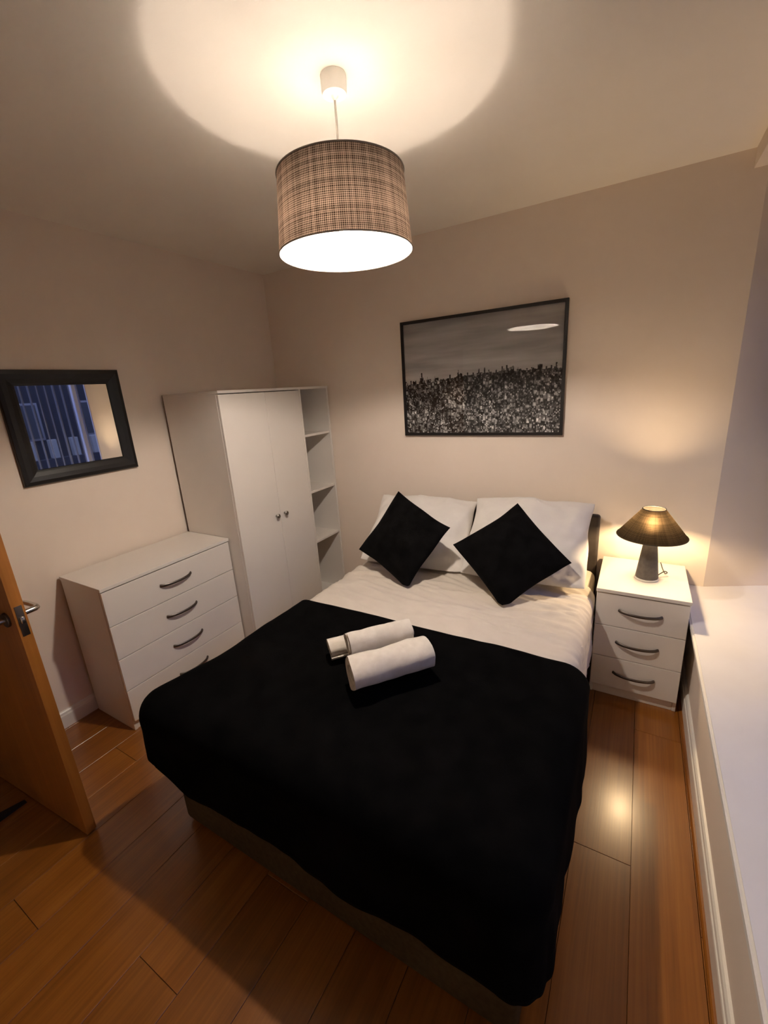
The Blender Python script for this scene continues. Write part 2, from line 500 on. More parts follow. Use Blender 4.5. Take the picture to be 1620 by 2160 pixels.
# floor slab and planks
fl = quad_wall('floor', 'oak_laminate', (-0.9, WIN_X, YB, 0.0, -0.12, -0.012))
def build_floor():
    pw, gap = 0.185, 0.0007
    pl = 1.285
    meshes = {}
    def mesh_for(w, l):
        key = (round(w, 3), round(l, 3))
        if key not in meshes:
            bm = box(-w / 2 + gap, w / 2 - gap, -l / 2 + gap, l / 2 - gap, -0.012, 0.0)
            top = [e for e in bm.edges if all(v.co.z > -1e-5 for v in e.verts)]
            bmesh.ops.bevel(bm, geom=top, offset=0.0007, segments=1, affect='EDGES')
            bmesh.ops.recalc_face_normals(bm, faces=bm.faces)
            me = bpy.data.meshes.new('plank'); bm.to_mesh(me); bm.free()
            me.materials.append(MATS['oak_laminate'])
            meshes[key] = me
        return meshes[key]
    x_first = 2.435 - 13 * pw
    col = 0
    x = x_first - 5 * pw
    rnd = random.Random(3)
    while x < XR - 0.001:
        xa, xb = max(x, -0.88), min(x + pw, XR)
        if xb - xa > 0.01:
            if abs(x - 2.435) < 0.01: ph = -1.339
            else: ph = -1.339 + (0.43 * (col % 3) + rnd.uniform(-0.1, 0.1)) + 0.25
            y = ph
            while y > YB: y -= pl
            while y < -0.002:
                ya, yb = max(y, YB), min(y + pl, -0.001)
                if yb - ya > 0.02 and not (xb < 0.01 and (yb < DOOR_Y0 - 0.3 or ya > DOOR_Y1 + 0.3)):
                    o = bpy.data.objects.new('plank', mesh_for(xb - xa, yb - ya))
                    o.parent = fl
                    o.location = ((xa + xb) / 2, (ya + yb) / 2, 0)
                    COL.objects.link(o)
                y += pl
        x += pw; col += 1
build_floor()

quad_wall('ceiling', 'ceiling_paint', (-WT, XR + 0.75, YB - WT, WT + 0.3, H, H + 0.1))
quad_wall('wall_back', 'wall_paint', (-WT, 2.888, 0.0, WT, -0.02, H))
# left wall with the doorway the open door belongs to
quad_wall('wall_left', 'wall_paint',
          (-WT, 0.0, DOOR_Y1, 0.0, -0.02, H), (-WT, 0.0, YB, DOOR_Y0, -0.02, H), (-WT, 0.0, DOOR_Y0, DOOR_Y1, 2.03, H))
quad_wall('wall_near', 'wall_paint', (-WT, XR + 0.75, YB - WT, YB, -0.02, H))
quad_wall('wall_hall', 'wall_paint', (-1.0, -0.9, YB, -1.9, -0.02, H), (-0.9, -WT, -1.98, -1.9, -0.02, H), (-0.9, -WT, YB - WT, YB, -0.02, H))
quad_wall('ceiling_hall', 'ceiling_paint', (-1.0, -WT, YB - WT, -1.9, H, H + 0.1))
# right wall: low wall under the sill, lintel above the recess, pier nearer than the camera
quad_wall('wall_right', 'wall_paint',
          (XR, XR + 0.10, REC_Y0, 0.0, -0.02, SILL_Z - 0.03),
          (XR, XR + 0.10, REC_Y0, WT, SOFFIT + 0.0, H),
          (XR, XR + 0.60, YB, REC_Y0, -0.02, H))
# splayed reveal of the window recess, its soffit, and the near reveal
bm = bmesh.new()
add_prism(bm, [(2.888, 0.0), (3.50, 0.285), (3.50, 0.42), (2.888, 0.30)], SILL_Z - 0.03, SOFFIT)
struct('wall_recess', bm, 'wall_paint')
bm = bmesh.new()
add_prism(bm, [(XR + 0.10, REC_Y0), (3.5, REC_Y0), (3.5, 0.4), (XR + 0.10, 0.3)], SOFFIT, SOFFIT + 0.03)
struct('ceiling_recess', bm, 'ceiling_paint')
bm = bmesh.new()
add_box(bm, WIN_X, WIN_X + 0.1, REC_Y0, 0.27, 0.1, 0.60)
add_box(bm, WIN_X, WIN_X + 0.1, REC_Y0, 0.27, 2.30, SOFFIT)
add_box(bm, WIN_X, WIN_X + 0.1, REC_Y0, -2.45, 0.60, 2.30)
struct('wall_window', bm, 'wall_paint')

# baseboards: a plain board with a stepped, rounded top
PROF = [(0, 0), (0.018, 0), (0.018, 0.068), (0.0165, 0.073), (0.0135, 0.075), (0.0135, 0.078), (0.012, 0.086), (0.007, 0.092), (0.0, 0.094)]
bm = bmesh.new(); add_profile(bm, PROF, (0, DOOR_Y1 + 0.07), (0, -0.0), (1, 0)); struct('baseboard_left', bm, 'trim_paint')
bm = bmesh.new(); add_profile(bm, PROF, (0.0, 0), (XR, 0), (0, -1)); struct('baseboard_back', bm, 'trim_paint')
PR2 = [(a, z * 1.12) for a, z in PROF]
bm = bmesh.new(); add_profile(bm, PR2, (XR, 0), (XR, YB), (-1, 0)); struct('baseboard_right', bm, 'trim_paint')
# thin oak beading where the floor meets the right baseboard
bm = bmesh.new(); add_profile(bm, [(0.018, 0), (0.030, 0), (0.0285, 0.006), (0.024, 0.010), (0.018, 0.012)], (XR, 0), (XR, YB), (-1, 0))
tb = struct('trim_1', bm, 'oak_laminate')
# door lining
bm = bmesh.new()
add_box(bm, -WT - 0.01, 0.012, DOOR_Y1 - 0.012, DOOR_Y1 + 0.06, 0, 2.09, 0.003)
add_box(bm, -WT - 0.01, 0.012, DOOR_Y0 - 0.06, DOOR_Y0 + 0.012, 0, 2.09, 0.003)
add_box(bm, -WT - 0.01, 0.012, DOOR_Y0 + 0.012, DOOR_Y1 - 0.012, 2.018, 2.09, 0.003)
struct('trim_2', bm, 'trim_paint')

# window: frame, mullions, panes, sill board
def build_window():
    w = bpy.data.objects.new('window_1', None); w.empty_display_size = 0.05
    w.location = (WIN_X, -1.1, SILL_Z); COL.objects.link(w); w['kind'] = 'structure'
    y0, y1, z0, z1 = -2.45, 0.12, 0.60, 2.30
    x0, x1 = WIN_X + 0.02, WIN_X + 0.085
    bm = bmesh.new()
    add_box(bm, x0, x1, y0, y1, z0, z0 + 0.06, 0.006); add_box(bm, x0, x1, y0, y1, z1 - 0.06, z1, 0.006)
    add_box(bm, x0, x1, y0, y0 + 0.06, z0 + 0.06, z1 - 0.06, 0.006); add_box(bm, x0, x1, y1 - 0.06, y1, z0 + 0.06, z1 - 0.06, 0.006)
    obj('window_frame', bm, 'upvc', w)
    ms = [-1.66, -0.74]
    for m in ms:
        obj('mullion', box(x0, x1, m - 0.04, m + 0.04, z0 + 0.06, z1 - 0.06, 0.006), 'upvc', w)
    cuts = [y0 + 0.06, ms[0] - 0.04, ms[0] + 0.04, ms[1] - 0.04, ms[1] + 0.04, y1 - 0.06]
    for k in range(3):
        obj('pane', box(x0 + 0.03, x0 + 0.036, cuts[2 * k], cuts[2 * k + 1], z0 + 0.06, z1 - 0.06), 'clear_glass', w)
    # sill board with a rounded nose standing proud of the low wall
    bm = bmesh.new()
    add_prism(bm, [(2.799, REC_Y0 + 0.002), (WIN_X, REC_Y0 + 0.002), (WIN_X, 0.192), (2.888, -0.001), (2.799, -0.001)], SILL_Z - 0.032, SILL_Z)
    es = [e for e in bm.edges if all(abs(v.co.x - 2.799) < 1e-4 for v in e.verts) and abs(e.verts[0].co.z - e.verts[1].co.z) < 1e-5]
    bmesh.ops.bevel(bm, geom=es, offset=0.008, segments=3, affect='EDGES')
    obj('window_sill', bm, 'sill_paint', w)
    # shallow upstand between sill and glass
    obj('sill_upstand', box(WIN_X - 0.02, WIN_X, REC_Y0 + 0.01, 0.18, SILL_Z + 0.0005, 0.60, 0.004), 'sill_paint', w)
build_window()

# ================================================================== bed
BX0, BX1, BY0, BY1 = 1.066, 2.378, -1.950, -0.075
bed = thing('bed', 'double divan bed with beige base standing against the back wall', 'bed', ((BX0 + BX1) / 2, (BY0 + BY1) / 2, 0))
bm = box(BX0, BX1, BY0, BY1, 0.014, 0.315, 0.02, 3)
base = obj('divan_base', bm, 'divan_fabric', bed, smooth='auto')
for cx in (BX0 + 0.10, BX1 - 0.10):
    for cy in (BY0 + 0.12, BY1 - 0.12):
        bm = bmesh.new(); add_lathe(bm, [(0, 0), (0.022, 0), (0.025, 0.003), (0.025, 0.010), (0.018, 0.014), (0, 0.014)], (cx, cy), 20)
        obj('glide', bm, 'rubber_dark', bed, smooth='auto')
bm = box(BX0 + 0.005, BX1 - 0.005, BY0 + 0.005, BY1 - 0.005, 0.316, 0.548, 0.045, 4)
obj('mattress', bm, 'mattress_fabric', bed, smooth='auto')
bm = box(1.075, 2.372, -0.068, -0.024, 0.03, 0.868, 0.016, 4)
obj('headboard', bm, 'headboard_leather', bed, smooth='auto')

def drape(name, mat, x0, x1, yf, yh, ztop, rc, rf, drop, flare, wave, foot=True, step=0.012, wrinkle=None, thick=0.008, hemslant=None, flare_fn=None, label=None, cat=None):
    """cloth laid over the bed: flat top with a rounded edge, hanging sides (and foot)"""
    ax = [x0 + rc, x1 - rc]
    ay = yf + rc
    arc = rf * PI / 2
    D = (rc - rf) + arc + drop
    nx = int((x1 - x0 - 2 * rc + 2 * D) / step); ny = int((yh - ay + (D if foot else 0)) / step)
    bm = bmesh.new()
    grid = []
    for j in range(ny + 1):
        row = []
        b = (ay - (D if foot else 0)) + (yh - ay + (D if foot else 0)) * j / ny
        for i in range(nx + 1):
            a = ax[0] - D + (ax[1] - ax[0] + 2 * D) * i / nx
            ca = min(max(a, ax[0]), ax[1]); cb = max(b, ay)
            va, vb = a - ca, b - cb
            d = max(abs(va), abs(vb))
            if hemslant and d > rc: d = rc + (d - rc) * hemslant(ca, cb, va, vb)
            ang = math.atan2(vb, va) if d > 1e-9 else 0
            if abs(va) > 1e-9 and abs(vb) > 1e-9:
                # spread the square corner evenly round the quarter turn
                q = (abs(va) - abs(vb)) / d
                t = (1 - q) / 2
                t = 0.5 * (abs(vb) / abs(va)) if abs(va) > abs(vb) else 1 - 0.5 * (abs(va) / abs(vb))
                ang = t * PI / 2
                ang = math.atan2(math.sin(ang) * (1 if vb > 0 else -1), math.cos(ang) * (1 if va > 0 else -1))
            dx, dy = math.cos(ang), math.sin(ang)
            s0 = rc - rf
            if d <= s0:
                h, z = d, 0.0; dd = 0
            elif d <= s0 + arc:
                t = (d - s0) / rf; h = s0 + rf * math.sin(t); z = -rf * (1 - math.cos(t)); dd = 0
            else:
                dd = d - s0 - arc
                fl_ = flare + (flare_fn(ca, cb, ang) if flare_fn else 0.0)
                h = rc + fl_ * dd; z = -rf - dd / math.sqrt(1 + fl_ * fl_)
            if d < 1e-9: px, py = a, b
            else: px, py = ca + dx * h, cb + dy * h
            if dd > 0:
                arcpos = (ca + cb) * 1.0 + ang * 0.25
                wv = noise.noise(Vector((ca * 5.5 + 3, cb * 5.5, ang * 1.2))) + 0.5 * noise.noise(Vector((ca * 13, cb * 13 + 7, ang * 3)))
                k = wave * min(1.0, dd / 0.2)
                px += dx * wv * k; py += dy * wv * k
                z += 0.012 * noise.noise(Vector((ca * 4 + 9, cb * 4, ang))) * dd / drop
            p = Vector((px, py, ztop + z))
            if wrinkle:
                p += wrinkle(a, b, d, dx, dy, dd, s0, rc)
            row.append(bm.verts.new(p))
        grid.append(row)
    for j in range(ny):
        for i in range(nx):
            bm.faces.new((grid[j][i], grid[j][i + 1], grid[j + 1][i + 1], grid[j + 1][i]))
    o = obj(name, bm, mat, None, ((x0 + x1) / 2, (yf + yh) / 2, ztop), smooth=True)
    md = o.modifiers.new('thickness', 'SOLIDIFY'); md.thickness = thick; md.offset = 1.0
    if label: tag(o, label, cat)
    return o

def sheet_wrinkle(a, b, d, dx, dy, dd, s0, rc):
    # b: along the bed (towards the head larger). long shallow folds, stronger near the pillows
    near = max(0.0, min(1.0, (b + 1.12) / 0.55))
    def ridge(x, y, z, p=4):
        return (1 - abs(noise.noise(Vector((x, y, z))))) ** p
    w = 0.008 * near * noise.noise(Vector((a * 2.2 + 0.6 * b, b * 11 - a * 1.6, 0.3)))
    # sharp creases: long ones across the bed under the pillows, a few slanting towards the foot
    w += 0.016 * (0.15 + near) * (ridge(a * 1.7 + b * 0.8, b * 10 - a * 2.2, 4.3) - 0.35)
    w += 0.009 * (0.20 + near) * (ridge(a * 3.5, b * 21 + a * 5.0, 7.7) - 0.35)
    w += 0.004 * noise.noise(Vector((a * 3, b * 3, 9)))
    if a > 2.0:
        e = min(1.0, (a - 2.0) / 0.35)
        w += 0.006 * e * noise.noise(Vector((a * 9, b * 45, 2.0)))
    if dd > 0:
        w2 = 0.0042 * noise.noise(Vector((a * 30, b * 22, 1.0))) + 0.003 * noise.noise(Vector((a * 75, b * 30, 5.0)))
        return Vector((dx * (w2 + w * 0.3), dy * (w2 + w * 0.3), 0))
    return Vector((0, 0, w))

duvet = drape('duvet', 'cotton_white', BX0 - 0.016, BX1 + 0.013, BY0 - 0.016, -0.40, 0.574, 0.075, 0.065, 0.285, 0.01, 0.004,
              foot=True, step=0.0095, wrinkle=sheet_wrinkle, thick=0.006, hemslant=lambda ca, cb, va, vb: 1.0 - 0.30 * max(0.0, min(1.0, (-1.45 - cb) / 0.35)),
              label='white cotton duvet creased below the pillows, covering the bed', cat='duvet')

def fleece_wrinkle(a, b, d, dx, dy, dd, s0, rc):
    w = 0.007 * noise.noise(Vector((a * 4, b * 4, 3))) + 0.003 * noise.noise(Vector((a * 11, b * 11, 8)))
    # the loose near-left corner bellies out a little, then tucks back in at the hem
    t = max(0.0, min(1.0, (-1.58 - b) / 0.42)); l = max(0.0, min(1.0, (1.45 - a) / 0.35))
    k = t * t * (3 - 2 * t) * l * l * (3 - 2 * l)
    ob = -0.055 * k * (1 - 0.45 * min(1.0, dd / 0.26))
    if dd > 0:
        return Vector((dx * w * 0.8 + ob, dy * w * 0.8 + 0.3 * ob, 0))
    return Vector((ob, 0.3 * ob, w))
def blanket_hem(ca, cb, va, vb):
    # hangs short on the wardrobe side, full length along the foot and the lamp side
    if va < -1e-6 and abs(vb) < 1e-6: return 0.56
    if va < -1e-6: return 0.56 + 0.20 * min(1.0, abs(vb) / (abs(va) + abs(vb)))
    if vb < -1e-6 and abs(va) < 1e-6: return 0.76 + 0.24 * min(1.0, max(0.0, (ca - 1.11) / 0.16))
    return 1.0
blanket = drape('fleece_blanket', 'fleece_black', BX0 - 0.034, BX1 + 0.056, BY0 - 0.046, -1.140, 0.598, 0.092, 0.085, 0.222, 0.035, 0.014,
                foot=True, step=0.014, wrinkle=fleece_wrinkle, thick=0.008, hemslant=blanket_hem,
                flare_fn=lambda ca, cb, ang: 0.10 * max(0.0, -math.cos(ang)) ** 0.7 * max(0.0, min(1.0, (-1.15 - cb) / 0.7)),
                label='large plain black fleece blanket spread over the foot of the bed', cat='blanket')

# ---------------------------------------------------------------- pillows and cushions
def cushion_bm(a, b, T, n=34, pinch=0.07, pinch_v=None, flange=0.0, seed=0, wr=0.006, power=0.55, wob_e=0.006):
    """closed pillow in its own plane: x width a, y height b, z thickness T (half sizes)"""
    bm = bmesh.new()
    if pinch_v is None: pinch_v = pinch
    top, bot = {}, {}
    for j in range(n + 1):
        for i in range(n + 1):
            u = -math.cos(PI * i / n); v = -math.cos(PI * j / n)
            x = a * u * (1 - pinch * (1 - v * v) ** 1.0)
            y = b * v * (1 - pinch_v * (1 - u * u) ** 1.0)
            x += wob_e * noise.noise(Vector((x * 7 + seed, y * 7, 2.0))); y += wob_e * noise.noise(Vector((x * 7, y * 7 + seed, 6.0)))
            fu = max(0.0, 1 - abs(u) ** 2.3); fv = max(0.0, 1 - abs(v) ** 2.3)
            t = T * (fu * fv) ** power
            w = wr * noise.noise(Vector((x * 9 + seed, y * 9, seed * 1.7))) + wr * 0.6 * noise.noise(Vector((x * 22, y * 22 + seed, 3)))
            e = min(1.0, fu * fv * 6)
            edge = i in (0, n) or j in (0, n)
            wob = 0.006 * noise.noise(Vector((x * 6 + seed * 3, y * 6, 5)))
            vt = bm.verts.new((x, y, t + w * e + wob))
            top[i, j] = vt
            bot[i, j] = vt if edge else bm.verts.new((x, y, -t * 0.9 + w * e * 0.6 + wob))
    for j in range(n):
        for i in range(n):
            bm.faces.new((top[i, j], top[i + 1, j], top[i + 1, j + 1], top[i, j + 1]))
            f = (bot[i, j], bot[i, j + 1], bot[i + 1, j + 1], bot[i + 1, j])
            if len(set(f)) >= 3:
                try: bm.faces.new([k for q, k in enumerate(f) if k not in f[:q]])
                except ValueError: pass
    return bm

def pose(center, tilt, roll, yaw):
    t, r, y = R(tilt), R(roll), R(yaw)
    ex = Vector((math.cos(y), math.sin(y), 0))
    eu = Vector((-math.sin(y) * math.cos(t), math.cos(y) * math.cos(t), math.sin(t)))
    e1 = math.cos(r) * ex + math.sin(r) * eu
    e2 = -math.sin(r) * ex + math.cos(r) * eu
    m = Matrix((e1, e2, e1.cross(e2))).transposed().to_4x4()
    m.translation = Vector(center)
    return m

def soft(name, mat, bm, m, label, cat, group=None, floor_z=0.596):
    bmesh.ops.transform(bm, matrix=m, verts=bm.verts)
    for v in bm.verts:                      # pressed flat where it stands on the bed
        if v.co.z < floor_z: v.co.z = floor_z
    o = obj(name, bm, mat, None, m.translation, smooth=True)
    return tag(o, label, cat, group)

soft('pillow', 'pillow_cotton', cushion_bm(0.330, 0.250, 0.085, seed=3, pinch=0.03, pinch_v=-0.05, wr=0.022, wob_e=0.016, n=44), pose((1.372, -0.345, 0.752), 41, -2.0, 5),
     'upright white pillow on the left, farther from the lamp', 'pillow', 'white pillows')
soft('pillow', 'pillow_cotton', cushion_bm(0.325, 0.250, 0.085, seed=5, pinch=0.03, pinch_v=-0.035, wr=0.022, wob_e=0.016, n=44), pose((2.026, -0.335, 0.780), 43, 1.5, 0),
     'upright white pillow on the right, nearer the lamp', 'pillow', 'white pillows')
soft('cushion', 'velvet_black', cushion_bm(0.206, 0.206, 0.060, seed=7, pinch=0.05), pose((1.412, -0.639, 0.807), 58.0, 20.2 + 45, -3.4),
     'black square cushion turned on its corner, on the left nearer the wardrobe', 'cushion', 'black cushions')
soft('cushion', 'velvet_black', cushion_bm(0.208, 0.208, 0.062, seed=9, pinch=0.05), pose((2.003, -0.587, 0.783), 46.0, -7.5 + 45, 15),
     'black square cushion turned on its corner, on the right nearer the lamp', 'cushion', 'black cushions')

# ---------------------------------------------------------------- rolled towels
def towel(label, p0, p1, rad, seed, squash=0.93):
    """rolled towel: a spiral band of cloth along the axis p0-p1"""
    p0, p1 = Vector(p0), Vector(p1)
    ax = (p1 - p0); L = ax.length; ax.normalize()
    s = ax.cross(Vector((0, 0, 1))).normalized(); u = s.cross(ax).normalized()
    turns, per, th = 3.6, 26, rad * 0.20
    n = int(turns * per); m = 14
    bm = bmesh.new()
    outer, inner = [], []
    for k in range(n + 1):
        t = 2 * PI * turns * k / n
        r = rad * (0.16 + 0.84 * k / n)
        ro, ri = [], []
        for q in range(m + 1):
            f = q / m
            uneven = 0.010 * noise.noise(Vector((math.cos(t) * 0.7 + seed, k * 0.06, seed)))
            end = (1 if f < 0.5 else -1) * (uneven + 0.008 * (1 - k / n) * (1 if f in (0.0, 1.0) else 0.5))
            pos = p0 + ax * (L * f + end * (abs(f - 0.5) * 2) ** 3)
            for lst, rr in ((ro, r), (ri, r - th)):
                c, sn = math.cos(t + seed), math.sin(t + seed)
                w = 1 + 0.11 * noise.noise(Vector((c * 1.4 + seed * 2, sn * 1.4, f * 3.2))) + 0.045 * noise.noise(Vector((c * 3.2, sn * 3.2 + seed, f * 7)))
                lst.append(bm.verts.new(pos + s * (rr * c * w * 1.05) + u * (rr * sn * w * squash)))
        outer.append(ro); inner.append(ri)
    for k in range(n):
        for q in range(m):
            bm.faces.new((outer[k][q], outer[k + 1][q], outer[k + 1][q + 1], outer[k][q + 1]))
            bm.faces.new((inner[k][q], inner[k][q + 1], inner[k + 1][q + 1], inner[k + 1][q]))
        bm.faces.new((outer[k][0], inner[k][0], inner[k + 1][0], outer[k + 1][0]))
        bm.faces.new((outer[k][m], outer[k + 1][m], inner[k + 1][m], inner[k][m]))
    for q in range(m):
        bm.faces.new((outer[n][q], inner[n][q], inner[n][q + 1], outer[n][q + 1]))
        bm.faces.new((outer[0][q], outer[0][q + 1], inner[0][q + 1], inner[0][q]))
    o = obj('rolled_towel', bm, 'towel_cotton', None, (p0 + p1) / 2, smooth='auto')
    return tag(o, label, 'towel', 'rolled towels on the bed')
towel('white rolled towel lying nearest the foot of the bed', (1.720, -1.634, 0.682), (1.911, -1.398, 0.684), 0.068, 0.4)
towel('white rolled towel at the back of the three, poking out left', (1.532, -1.508, 0.656), (1.722, -1.288, 0.658), 0.046, 2.1)
towel('white rolled towel resting on top of the other two', (1.633, -1.522, 0.712), (1.800, -1.330, 0.714), 0.054, 4.0)

# ================================================================== chest of drawers, nightstand
def bow_handle(cx, cy, z, axis, out, length=0.19, name='handle', parent=None):
    """curved bar handle: axis and out are plan unit vectors, ends meet the drawer front"""
    bm = bmesh.new()
    A, O = Vector((*axis, 0)), Vector((*out, 0)); c = Vector((cx, cy, z))
    pts = []; rad = []
    for k in range(17):
        t = k / 16 * 2 - 1
        pts.append(c + A * (t * length / 2) + O * (0.026 * (1 - t ** 4) ** 0.5 * (0.55 + 0.45 * (1 - t * t)) - 0.001) + Vector((0, 0, -0.004 * (1 - t * t))))
        rad.append(0.0062 + 0.0015 * abs(t) ** 6)
    add_tube(bm, pts, rad, 10, 0.75, 1.15)
    return obj(name, bm, 'dark_metal', parent, (cx, cy, z), smooth='auto')

def drawer_unit(name, label, cat, loc, width, depth, height, ndraw, facing, top_t, plinth, handle_len, handle_z, overhang):
    """facing 'x': front looks to +x, width along y; facing '-y': front looks to -y, width along x. loc = plan middle of the back edge"""
    t = thing(name, label, cat, (loc[0], loc[1], 0))
    def B(a0, a1, d0, d1, z0, z1, bev=0.0015):     # a along width, d depth from the back
        if facing == 'x':
            return box(loc[0] + d0, loc[0] + d1, loc[1] + a0, loc[1] + a1, z0, z1, bev, 2)
        return box(loc[0] + a0, loc[0] + a1, loc[1] - d1, loc[1] - d0, z0, z1, bev, 2)
    hw = width / 2
    th = 0.016
    fd = depth - overhang          # drawer fronts end here
    cd_ = fd - 0.017               # carcass front
    obj('top_panel', B(-hw, hw, 0, depth, height - top_t, height, 0.002), 'melamine', t)
    for s in (-1, 1):
        a0, a1 = (-hw + 0.002, -hw + 0.002 + th) if s < 0 else (hw - 0.002 - th, hw - 0.002)
        obj('side_panel', B(a0, a1, 0.006, cd_, 0, height - top_t), 'melamine', t)
    obj('back_panel', B(-hw + 0.019, hw - 0.019, 0.0, 0.005, 0.01, height - top_t - 0.001, 0), 'hardboard', t)
    obj('plinth', B(-hw + 0.0185, hw - 0.0185, cd_ - 0.020, cd_ - 0.004, 0, plinth), 'melamine', t)
    obj('carcass', B(-hw + 0.0185, hw - 0.0185, 0.006, cd_ - 0.002, plinth, height - top_t - 0.001, 0), 'gap_dark', t)
    z1 = height - top_t - 0.004; z0 = plinth + 0.004
    hgt = (z1 - z0) / ndraw
    for k in range(ndraw):
        zb = z1 - (k + 1) * hgt + 0.0015; zt = z1 - k * hgt - 0.0015
        d = obj('drawer', B(-hw + 0.004, hw - 0.004, cd_, fd, zb, zt, 0.0018), 'melamine', t)
        zh = zb + (zt - zb) * handle_z
        if facing == 'x': bow_handle(loc[0] + fd, loc[1], zh, (0, 1), (1, 0), handle_len, parent=d)
        else: bow_handle(loc[0], loc[1] - fd, zh, (1, 0), (0, -1), handle_len, parent=d)
    return t

drawer_unit('chest_of_drawers', 'white four-drawer chest with bowed handles beside the wardrobe', 'chest',
            (0.020, -1.388), 0.756, 0.385, 0.811, 4, 'x', 0.018, 0.055, 0.185, 0.52, 0.004)
drawer_unit('nightstand', 'white three-drawer nightstand under the lit lamp', 'nightstand',
            (2.598, -0.021), 0.392, 0.447, 0.613, 3, '-y', 0.018, 0.055, 0.180, 0.53, 0.006)

# ================================================================== wardrobe
def build_wardrobe():
    x0, x1, y0, y1, hz = 0.020, 0.514, -1.006, -0.022, 1.674
    ys = -0.325
    th = 0.016
    w = thing('wardrobe', 'tall white two-door wardrobe with open shelves in the corner', 'wardrobe', ((x0 + x1) / 2, (y0 + y1) / 2, 0))
    xb = x1 - 0.018
    obj('side_panel', box(x0 + 0.004, xb, y0, y0 + th, 0, hz - th, 0.0012), 'melamine', w)
    obj('side_panel', box(x0 + 0.004, x1, y1 - th, y1, 0, hz - th, 0.0012), 'melamine', w)
    obj('divider', box(x0 + 0.004, x1, ys - th, ys, 0, hz - th, 0.0012), 'melamine', w)
    obj('top_panel', box(x0 + 0.004, x1 + 0.002, y0 - 0.001, y1 + 0.001, hz - th, hz, 0.0015), 'melamine', w)
    obj('back_panel', box(x0, x0 + 0.004, y0 - 0.0, y1, 0.02, hz - 0.002), 'hardboard', w)
    obj('inner_panel', box(x0 + 0.0045, xb - 0.004, y0 + th + 0.001, ys - th - 0.001, 0.001, hz - th - 0.001), 'gap_dark', w)
    obj('plinth', box(xb - 0.02, xb, y0 + th, ys - th, 0, 0.055, 0.001), 'melamine', w)
    mid = -0.657
    for a, b, ky in ((y0 + 0.001, mid - 0.001, -0.696), (mid + 0.001, ys - th - 0.0015, -0.619)):
        d = obj('door', box(xb + 0.001, x1, a, b, 0.058, hz - th - 0.005, 0.0015), 'melamine', w)
        bm = bmesh.new()
        pr = [(0.0, 0.0), (0.008, 0.0), (0.0065, 0.006), (0.006, 0.012), (0.010, 0.016), (0.014, 0.020), (0.0145, 0.024), (0.012, 0.027), (0, 0.028)]
        add_lathe(bm, pr, (0, 0), 24)
        bmesh.ops.transform(bm, verts=bm.verts, matrix=Matrix.Translation((x1 - 0.001, ky, 0.872)) @ Matrix.Rotation(PI / 2, 4, 'Y'))
        obj('knob', bm, 'brushed_metal', d, (x1, ky, 0.872), smooth='auto')
    for z in (0.062, 0.556, 0.938, 1.344):
        obj('shelf', box(x0 + 0.0045, x1 - 0.006, ys + 0.0005, y1 - th - 0.0005, z - 0.008, z + 0.008, 0.0012), 'melamine', w)
    obj('shelf_plinth', box(x1 - 0.03, x1 - 0.012, ys + 0.0005, y1 - th - 0.0005, 0, 0.053), 'melamine', w)
build_wardrobe()

# ================================================================== wall mirror, picture
def frame_ring(bm, P, rects):
    """P(a, b, d) -> point; rects: list of (a0, a1, b0, b1, d) loops from outside in; makes mitred frame faces"""
    loops = []
    for a0, a1, b0, b1, d in rects:
        loops.append([bm.verts.new(P(*q, d)) for q in ((a0, b0), (a1, b0), (a1, b1), (a0, b1))])
    n = len(loops)
    for i in range(n):
        A, B_ = loops[i], loops[(i + 1) % n]
        for k in range(4):
            bm.faces.new((A[k], A[(k + 1) % 4], B_[(k + 1) % 4], B_[k]))

def build_mirror():
    y0, y1, z0, z1 = -1.790, -1.236, 1.282, 1.818
    m = thing('wall_mirror', 'rectangular mirror in a wide black frame on the left wall', 'mirror', (0, (y0 + y1) / 2, z0))
    P = lambda a, b, d: Vector((d, a, b))
    bm = bmesh.new()
    ins = lambda k, d: (y0 + k, y1 - k, z0 + k, z1 - k, d)
    frame_ring(bm, P, [ins(0, 0.001), ins(0, 0.016), ins(0.004, 0.021), ins(0.020, 0.025), ins(0.042, 0.022), ins(0.062, 0.014), ins(0.070, 0.013), ins(0.0725, 0.010), ins(0.0725, 0.001)])
    obj('mirror_frame', bm, 'black_frame', m)
    obj('mirror_glass', box(0.002, 0.0095, y0 + 0.0726, y1 - 0.0726, z0 + 0.0726, z1 - 0.0726), 'mirror_silver', m)
build_mirror()

